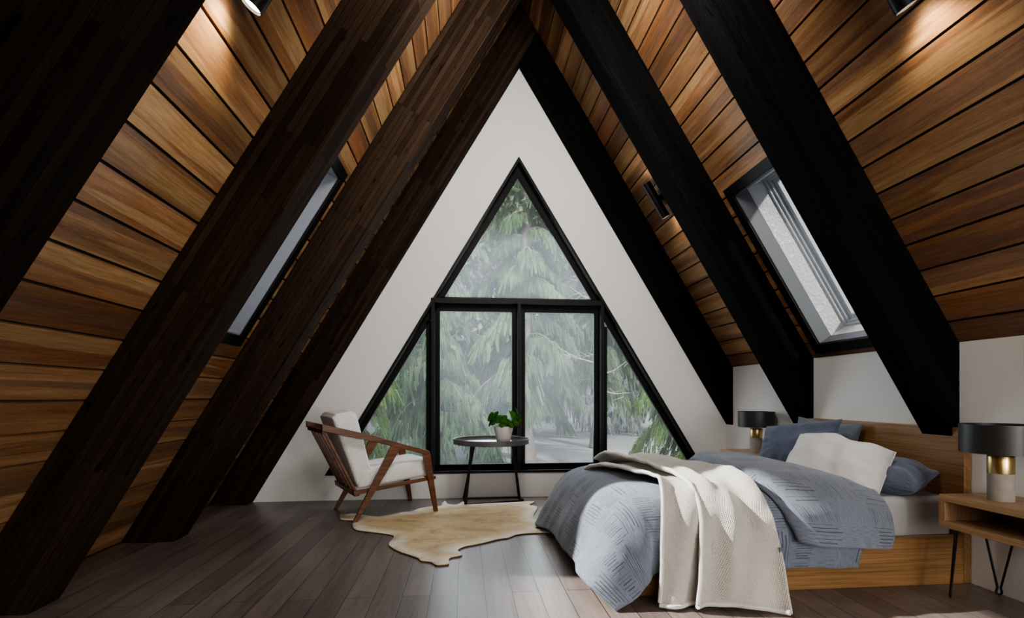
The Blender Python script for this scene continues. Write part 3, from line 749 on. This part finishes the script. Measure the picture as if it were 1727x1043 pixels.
# potted plant
PC = Vector((.372, 4.72, .6225))
Pp = empty('potted_plant', PC, 0, 'small round-leaved green plant in a whitewashed pot on the tray table', 'plant')
m = MB(); m.lathe([(0, 0), (.064, 0), (.067, .003), (.094, .138), (.094, .142), (.089, .142), (.086, .12), (0, .12)], seg=48); m.build('pot', POT, Pp)
m = MB(); m.lathe([(0, .124), (.05, .126), (.087, .121)], seg=24); m.build('soil', SOIL, Pp)
m = MB(); lf = MB()
random.seed(11)
specs = [(-.125, -.02, .235, .048), (-.085, .03, .245, .052), (-.10, -.045, .20, .05), (-.05, -.05, .215, .045), (.02, -.06, .185, .05), (.0, .05, .225, .045), (.045, -.03, .17, .038), (.10, -.05, .245, .055), (.135, .0, .275, .056), (.085, .03, .25, .05), (.15, -.03, .22, .042), (.10, .07, .23, .05), (.115, -.07, .19, .045), (-.02, -.085, .165, .032), (-.13, .01, .165, .030), (.07, -.09, .165, .036), (.155, .05, .20, .03), (.03, .08, .20, .04)]
for x, y, z, r in specs:
    b = Vector((x*.25, y*.25, .12)); e = Vector((x, y, z)); mid = b.lerp(e, .5)+Vector((x*.12, y*.12, .02))
    m.tube([b, b.lerp(mid, .5)+Vector((0, 0, .01)), mid, e], .0022, 6)
    nrm = (Vector((x*2.2, y*1.5-.09, .13))+Vector((random.uniform(-.05, .05), random.uniform(-.08, .02), 0))).normalized()
    u = nrm.orthogonal().normalized(); w = nrm.cross(u); vs = [e+nrm*.002]; k = 20
    for rr, dz in ((.55, .004), (1., -.003)):
        for a in range(k):
            an = 2*math.pi*a/k; vs.append(e+(u*math.cos(an)+w*math.sin(an))*r*rr*(1+.04*math.sin(3*an))+nrm*dz)
    fs = [(0, 1+a, 1+(a+1) % k) for a in range(k)]+[(1+a, 1+k+a, 1+k+(a+1) % k, 1+(a+1) % k) for a in range(k)]
    lf.add(vs, fs, True)
m.build('stems', STEM, Pp); lf.build('leaves', PLANT, Pp)

# ------------------------------------------------------------------ cowhide rug
OUT = [(-1.066, 4.394), (-1.085, 4.494), (-1.003, 4.527), (-.931, 4.50), (-.842, 4.431), (-.748, 4.39), (-.677, 4.43), (-.548, 4.536), (-.478, 4.566), (-.414, 4.67), (-.317, 4.735), (-.228, 4.75), (-.215, 4.887), (-.185, 4.966), (-.159, 4.835), (-.073, 4.80), (-.008, 4.93), (.071, 4.815), (.231, 4.83), (.434, 4.85), (.669, 4.878), (.666, 4.803), (.621, 4.715), (.686, 4.621), (.60, 4.284), (.61, 4.07), (.66, 4.02), (.79, 4.01), (.79, 3.95), (.64, 3.935), (.559, 3.875), (.735, 3.794), (.725, 3.741), (.577, 3.744), (.46, 3.736), (.384, 3.707), (.326, 3.64), (.243, 3.606), (.17, 3.552), (.071, 3.489), (.004, 3.455), (-.043, 3.377), (-.019, 3.316), (-.019, 3.265), (-.093, 3.217), (-.094, 3.113), (-.132, 3.091), (-.174, 3.095), (-.211, 3.154), (-.273, 3.181), (-.296, 3.236), (-.365, 3.312), (-.426, 3.375), (-.494, 3.472), (-.532, 3.57), (-.519, 3.721), (-.539, 3.788), (-.629, 3.849), (-.743, 3.909), (-.85, 3.978), (-.909, 4.15), (-.928, 4.263), (-1.033, 4.305)]
P = np.array(OUT); loop = []
N_ = len(P)
for i in range(N_):
    a, b, c, d = P[i-1], P[i], P[(i+1) % N_], P[(i+2) % N_]
    for f in np.linspace(0, 1, 4, endpoint=False):
        loop.append(.5*(2*b+(c-a)*f+(2*a-5*b+4*c-d)*f*f+(3*b-a-3*c+d)*f**3))
loop = np.array(loop)
bm = bmesh.new(); vv = [bm.verts.new((x, y, 0)) for x, y in loop]; bm.faces.new(vv)
bmesh.ops.triangulate(bm, faces=bm.faces[:])
for _ in range(3):
    bmesh.ops.subdivide_edges(bm, edges=[e for e in bm.edges if e.calc_length() > .07], cuts=1); bmesh.ops.triangulate(bm, faces=bm.faces[:])
bm.normal_update()
if sum(f.normal.z for f in bm.faces) < 0: bmesh.ops.reverse_faces(bm, faces=bm.faces)
me = bpy.data.meshes.new('cowhide_rug'); bm.to_mesh(me); bm.free()
at = me.attributes.new('edge', 'FLOAT', 'POINT'); seg_a = loop; seg_b = np.roll(loop, -1, 0)
for i, v in enumerate(me.vertices):
    p = np.array(v.co[:2]); d = seg_b-seg_a; tt = np.clip(((p-seg_a)*d).sum(1)/((d*d).sum(1)+1e-9), 0, 1)
    dist = np.min(np.linalg.norm(seg_a+d*tt[:, None]-p, axis=1)); at.data[i].value = min(1., dist/.28)
    v.co.z = .0055+.003*mnoise.noise(Vector((p[0]*5, p[1]*5, 0)))*min(1, dist/.05)
rug = bpy.data.objects.new('cowhide_rug', me); col.objects.link(rug); me.materials.append(HIDE)
me.polygons.foreach_set('use_smooth', [True]*len(me.polygons))
RIM = m_plain('tan_hide_edge', (.30, .19, .07), .8); me.materials.append(RIM)
s = rug.modifiers.new('t', 'SOLIDIFY'); s.thickness = .005; s.offset = 1; s.material_offset_rim = 1
tag(rug, 'tan and cream cowhide rug lying on the dark floorboards', 'rug')

# ------------------------------------------------------------------ tube wall lights on the sloping ceiling
def sconce(M, sg, L0, y, label, power):
    """up-and-down tube light; L0 is the lower end along the slope"""
    h = .088; ln = .362; r = .042
    root = empty('tube_light', M @ Vector((L0+ln/2, y, 0)), 0, label, 'wall light', 'black tube lights on the ceiling slopes')
    Tm = root.matrix_world.inverted() @ M
    def fin(mb, nm, mat, bevel=0): o_ = mb.build(nm, mat, root, bevel=bevel); o_.matrix_local = Tm; return o_
    z = -h*sg
    mb = MB(); k = 32
    prof = [(r-.004, 0), (r, 0), (r, ln), (r-.004, ln), (r-.004, ln-.03), (0, ln-.03), (0, .03), (r-.004, .03), (r-.004, 0)]
    vs = [(L0+a, y+rr*math.cos(2*math.pi*i/k), z+rr*math.sin(2*math.pi*i/k)) for rr, a in prof for i in range(k)]
    mb.add(vs, [(i*k+j, i*k+(j+1) % k, (i+1)*k+(j+1) % k, (i+1)*k+j) for i in range(len(prof)-1) for j in range(k)], True)
    fin(mb, 'tube', METAL_K)
    a, b = sorted((-.001*sg, -.012*sg)); c, d = sorted((-.012*sg, -(h-r+.003)*sg))
    mb = MB(); mb.box(L0+ln*.30, L0+ln*.70, y-.035, y+.035, a, b); mb.box(L0+ln*.42, L0+ln*.58, y-.018, y+.018, c, d); fin(mb, 'wall_plate', METAL_K, .002)
    for e in (L0+.012, L0+ln-.012):
        mb = MB(); vs = [(e, y+(r-.006)*math.cos(2*math.pi*i/k), z+(r-.006)*math.sin(2*math.pi*i/k)) for i in range(k)]; mb.add(vs, [tuple(range(k))]); fin(mb, 'led_lens', LED)
    for e, dr in ((L0-.012, -1), (L0+ln+.012, 1)):
        li = bpy.data.lights.new('spot', 'SPOT'); li.energy = power*(1. if dr < 0 else .6); li.spot_size = R(115); li.spot_blend = .8; li.shadow_soft_size = .03; li.color = (1., .84, .60)
        lo_ = bpy.data.objects.new('spot', li); col.objects.link(lo_)
        p = M @ Vector((e, y, z)); q = M @ Vector((e+dr, y, z+.22*sg)); lo_.location = p
        lo_.rotation_euler = (q-p).to_track_quat('-Z', 'Y').to_euler()
sconce(MR, -1, 1.668, 4.515, 'black tube light low on the right slope beside the rear rafter', 1.0)
sconce(MR, -1, 1.653, 1.965, 'lit tube light cut by the top edge, upper right slope', 9.)
sconce(ML, 1, 3.03, 2.01, 'lit tube light cut by the top edge, left slope', 13.)

# ------------------------------------------------------------------ outdoors
gd = MB(); gd.box(-60, 60, Y1+.05, 90, -.9, -.6); g = gd.build('ground', m_plain('pale_gravel', (.50, .50, .50), .95, 0, .1, 4, .2, .2)); tag(g, kind='structure')
hv, hf = [], []
for i in range(61):
    x = -50+i*2.; 
    for j, (yy, hh) in enumerate(((34, 0.), (38, .55), (44, 1.))):
        hv.append((x, yy, -.62+hh*(13+4*mnoise.noise(Vector((x*.13, j, 0)))+2.6*mnoise.noise(Vector((x*.9, j, 2))))))
for i in range(60):
    for j in range(2): hf.append((i*3+j, (i+1)*3+j, (i+1)*3+j+1, i*3+j+1))
tag(link_mesh('hills', hv, hf, m_plain('hazy_wooded_hill', (.36, .39, .43), .95, 0, .05, .5, .1, .12)), kind='structure')  # distance haze put into the pale blue-grey
BARK = m_plain('grey_bark', (.20, .17, .155), .9, 0, .1, 9, .6, .35)
BARK_P = m_plain('pale_bark', (.33, .29, .27), .9, 0, .1, 9, .5, .25)
NEEDLE = m_leaf('weeping_needles', (.075, .15, .045), (.24, .37, .12), .35, .9)
NEEDLE_P = m_leaf('pale_needles', (.09, .165, .08), (.25, .35, .19), .35, .9)
LEAFY = m_leaf('pale_green_leaves', (.13, .21, .10), (.30, .40, .21), .4, 1.2)
FAR = m_leaf('hazed_needles', (.22, .26, .255), (.34, .38, .365), .25, .8)  # haze between here and the far trees painted into the needles
rng = np.random.default_rng(5)
def frond_template():
    """a hanging spray: short leaflets in pairs down a thin drooping spine"""
    vs, fs = [], []
    n = 8
    for i in range(n):
        t0 = i/n; w = .15*(1-t0*.75); z = -t0
        for s in (-1, 1):
            b = len(vs)
            vs += [(0, .0, z+.02), (s*w*.55, .03*s, z-.07), (s*w, .02, z-.21), (s*w*.35, -.02*s, z-.12)]
            fs.append((b, b+1, b+2, b+3))
    return np.array(vs), fs
FV, FF = frond_template()
def weeping_tree(x, y, H, Rr, nb, nf, label, mat, bark, z0=.6, tr=.16, fl_=(.20, .42), group='trees outside the window'):
    root = empty('conifer_tree', (x, y, -.6), rng.uniform(0, 6), label, 'tree', group)
    tk = MB(); pts = [(0, 0, 0)]; rr = [tr*1.25]
    for k in range(1, 9):
        t = k/8; pts.append((.10*math.sin(t*4+x), .10*math.cos(t*3+y)-.1, H*t)); rr.append(tr*(1-t*.9))
    tk.tube(pts, rr, 12)
    V, Fc = [], []; off = 0
    for b in range(nb):
        h = z0+(H-z0)*(b+rng.uniform(0, 1))/nb*.97; L = Rr*(1-(h/H)**1.4*.8)*rng.uniform(.7, 1.15); az = b*2.399+rng.uniform(-.4, .4)
        d = np.array([math.cos(az), math.sin(az), 0]); sd_ = np.array([-d[1], d[0], 0]); bpts = []
        for k in range(7):
            t = k/6; bpts.append(np.array([0, 0, h])+d*L*(t-.10*t*t)+np.array([0, 0, L*(.12*math.sin(t*2.6)-.55*t**1.9)]))
        tk.tube([tuple(p) for p in bpts], [.022*(1-k/6*.9)*(.4+tr*3) for k in range(7)], 5, False)
        for k in range(nf):
            t = .10+.9*(k+rng.uniform(0, 1))/nf; i = min(int(t*6), 5); f = t*6-i; p = bpts[i]*(1-f)+bpts[i+1]*f
            s_ = rng.uniform(-1., 1.); p = p+sd_*s_*.34*L*math.sin(min(1., .25+t)*1.8)*.8+np.array([0, 0, -abs(s_)*.10*L])+d*rng.uniform(-.06, .06)
            dr = sd_*s_*.35+d*rng.uniform(.0, .55)+np.array([0, 0, -1.]); dr = dr/np.linalg.norm(dr)
            ln = rng.uniform(*fl_)*(.6+.4*L/Rr); an = rng.uniform(0, 6.283)
            sx_ = np.cross(dr, np.array([math.cos(an), math.sin(an), .2])); sx_ = sx_/np.linalg.norm(sx_); sy_ = np.cross(sx_, dr)
            w = (FV[:, :1]*sx_+FV[:, 1:2]*sy_)*1.15*ln-FV[:, 2:3]*dr*ln
            V.append(w+p); Fc += [tuple(off+i_ for i_ in ff) for ff in FF]; off += len(FV)
    tk.build('trunk', bark, root)
    link_mesh('foliage', np.concatenate(V), Fc, mat, root)
    return root
weeping_tree(-2.7, 9.0, 8.5, 1.9, 60, 190, 'weeping conifer close outside, seen through the left window corner', NEEDLE, BARK, .5)
weeping_tree(-.75, 11.6, 10.5, 2.0, 66, 190, 'tall weeping conifer behind the left window panes', NEEDLE_P, BARK, .6)
weeping_tree(1.35, 11.0, 9.5, 1.6, 54, 170, 'weeping conifer with thick trunk behind the window centre', NEEDLE_P, BARK, 1.3, .26)
weeping_tree(4.75, 9.3, 6.4, 1.8, 46, 200, 'bright green weeping conifer in the right window corner', NEEDLE, BARK, .4)
weeping_tree(4.2, 15.5, 12., 2.3, 50, 110, 'conifer standing back behind the right window pane', NEEDLE_P, BARK, 2.0, .2, (.3, .6))
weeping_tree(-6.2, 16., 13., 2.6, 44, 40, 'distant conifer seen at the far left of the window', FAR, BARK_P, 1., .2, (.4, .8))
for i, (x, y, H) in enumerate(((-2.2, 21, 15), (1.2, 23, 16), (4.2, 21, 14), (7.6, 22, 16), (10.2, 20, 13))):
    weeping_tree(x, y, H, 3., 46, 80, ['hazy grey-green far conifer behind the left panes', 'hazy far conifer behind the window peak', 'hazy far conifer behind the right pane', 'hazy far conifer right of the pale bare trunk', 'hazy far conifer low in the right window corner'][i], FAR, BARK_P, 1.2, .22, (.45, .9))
# slim tree with a pale trunk and bare twigs
bt = empty('bare_tree', (2.62, 9.6, -.6), 0, 'slim pale bare trunk with thin twigs behind the right pane', 'tree', 'trees outside the window')
m = MB(); m.tube([(0, 0, 0), (.02, 0, 2.), (-.02, 0, 4.), (.03, 0, 6.5)], [.11, .095, .075, .03], 12)
for k in range(18):
    h = 1.8+k*.25; a = rng.uniform(0, 6.28); L = rng.uniform(.5, 1.1)
    d = Vector((math.cos(a), .4*math.sin(a), .25 if k % 3 else -.3)); b = Vector((0, 0, h))
    m.tube([b, b+d*L*.5, b+d*L+Vector((0, 0, .12))], [.016, .011, .004], 5)
    for q in range(3):
        e = b+d*L*(.4+.2*q); m.tube([e, e+Vector((rng.uniform(-.3, .3), rng.uniform(-.2, .2), rng.uniform(-.15, .3)))], [.006, .002], 4)
m.build('trunk', BARK_P, bt)
# leafy tree filling the window peak
lt = empty('leafy_tree', (1.55, 12.6, -.6), 0, 'pale leafy tree crown filling the window peak', 'tree', 'trees outside the window')
m = MB(); m.tube([(0, 0, 0), (.1, 0, 2.5), (.05, 0, 5.), (.2, 0, 8.)], [.2, .16, .12, .03], 10)
V, Fc = [], []; off = 0
LV = np.array([(0, 0, 0), (.32, .1, .5), (0, 0, 1.), (-.32, .1, .5)])
for k in range(150):
    c = np.array([rng.normal(0, 1.25), rng.normal(0, 1.1), 6.6+rng.normal(0, 1.3)])
    m.tube([(.1, 0, max(2.5, c[2]-1.6)), tuple(c)], [.025, .006], 4, False)
    for j in range(46):
        p = c+rng.normal(0, .30, 3); r = np.linalg.qr(rng.normal(size=(3, 3)))[0]
        V.append(p+(LV*rng.uniform(.12, .21)) @ r.T); Fc.append(tuple(range(off, off+4))); off += 4
m.build('trunk', BARK, lt); link_mesh('foliage', np.concatenate(V), Fc, LEAFY, lt)

# ------------------------------------------------------------------ light
w = bpy.data.worlds.new('overcast'); scn.world = w; w.use_nodes = True; nt = w.node_tree; nt.nodes.clear()
bg = nt.nodes.new('ShaderNodeBackground'); ou = nt.nodes.new('ShaderNodeOutputWorld'); tc = nt.nodes.new('ShaderNodeTexCoord'); sp = nt.nodes.new('ShaderNodeSeparateXYZ'); rp = nt.nodes.new('ShaderNodeValToRGB')
nt.links.new(tc.outputs['Generated'], sp.inputs[0]); nt.links.new(sp.outputs[2], rp.inputs[0])
rp.color_ramp.elements[0].position = 0.; rp.color_ramp.elements[0].color = (.64, .68, .74, 1)
rp.color_ramp.elements[1].position = .6; rp.color_ramp.elements[1].color = (.50, .55, .64, 1)
nt.links.new(rp.outputs[0], bg.inputs[0]); bg.inputs[1].default_value = 1.0; nt.links.new(bg.outputs[0], ou.inputs[0])

def lamp_obj(name, li, loc, tgt):
    o_ = bpy.data.objects.new(name, li); col.objects.link(o_); o_.location = loc
    o_.rotation_euler = (Vector(tgt)-Vector(loc)).to_track_quat('-Z', 'Y').to_euler(); return o_
def area(name, loc, tgt, sx, sy, e, c):
    li = bpy.data.lights.new(name, 'AREA'); li.shape = 'RECTANGLE'; li.size = sx; li.size_y = sy; li.energy = e; li.color = c
    return lamp_obj(name, li, loc, tgt)
sd = bpy.data.lights.new('outdoor_fill_sun', 'SUN'); sd.energy = 3.6; sd.angle = R(3); sd.color = (1., .96, .88)  # added second sun, lights tree fronts and the right skylight jamb
lamp_obj('outdoor_fill_sun', sd, (3, -10, 12), Vector((3, -10, 12))+Vector((-.3, .85, -.45)))
# low sun shaft through the left skylight
d = Vector((1.30, -.44, -1.)).normalized(); c0 = ML @ Vector((sum(SK['L'])/2, sum(SY)/2, 0))
sb = bpy.data.lights.new('sun_shaft', 'SPOT'); sb.energy = 38000; sb.spot_size = R(8.5); sb.spot_blend = .55; sb.shadow_soft_size = .14; sb.color = (1., .95, .87)
c0 = c0+Vector((cL, 0, sL))*.22+Vector((0, -.05, 0))
lamp_obj('sun_shaft', sb, c0-d*12, c0)
area('front_fill', (.9, -3.3, 1.7), (.3, 5, 1.7), 3.4, 2.8, 105, (1., .97, .93))  # added fill behind the camera; the front wall has no opening
area('right_side_fill', (2.5, -.6, .95), (-1.5, 2.4, 1.5), 1.0, 1.0, 50, (1., .96, .90))  # added fill for the left ceiling; no window stands here
area('ridge_fill', (.56, 2.3, 3.45), (.6, 5.1, 3.0), .9, .9, 62, (1., .96, .90))  # added fill under the ridge, brightens the upper back wall
area('tree_fill', (1.2, 5.8, 9.), (1.4, 12., 1.), 6., 4., 1500, (.95, .98, 1.))  # added lamp above the gable to brighten the trees
area('window_skylight', (.567, 5.6, 1.7), (.5, 0, .4), 1.8, 2.2, 60, (.86, .93, 1.))

# ------------------------------------------------------------------ camera
cam = bpy.data.cameras.new('camera'); co = bpy.data.objects.new('camera', cam); col.objects.link(co)
cam.sensor_fit = 'HORIZONTAL'; cam.sensor_width = 36.; cam.lens = 36*837/1727; cam.shift_y = (669-521.5)/1727; cam.clip_start = .05; cam.clip_end = 300
co.location = (0, 0, 1.05); co.rotation_euler = (R(90), 0, -math.atan(80.5/837)); scn.camera = co
scn.view_settings.view_transform = 'AgX'; scn.view_settings.look = 'AgX - Medium High Contrast'; scn.view_settings.exposure = 0.12
scn.cycles.use_denoising = True; scn.cycles.max_bounces = 8; scn.cycles.diffuse_bounces = 4; scn.cycles.transparent_max_bounces = 16
scn.cycles.sample_clamp_indirect = 6.; scn.cycles.caustics_reflective = False; scn.cycles.caustics_refractive = False
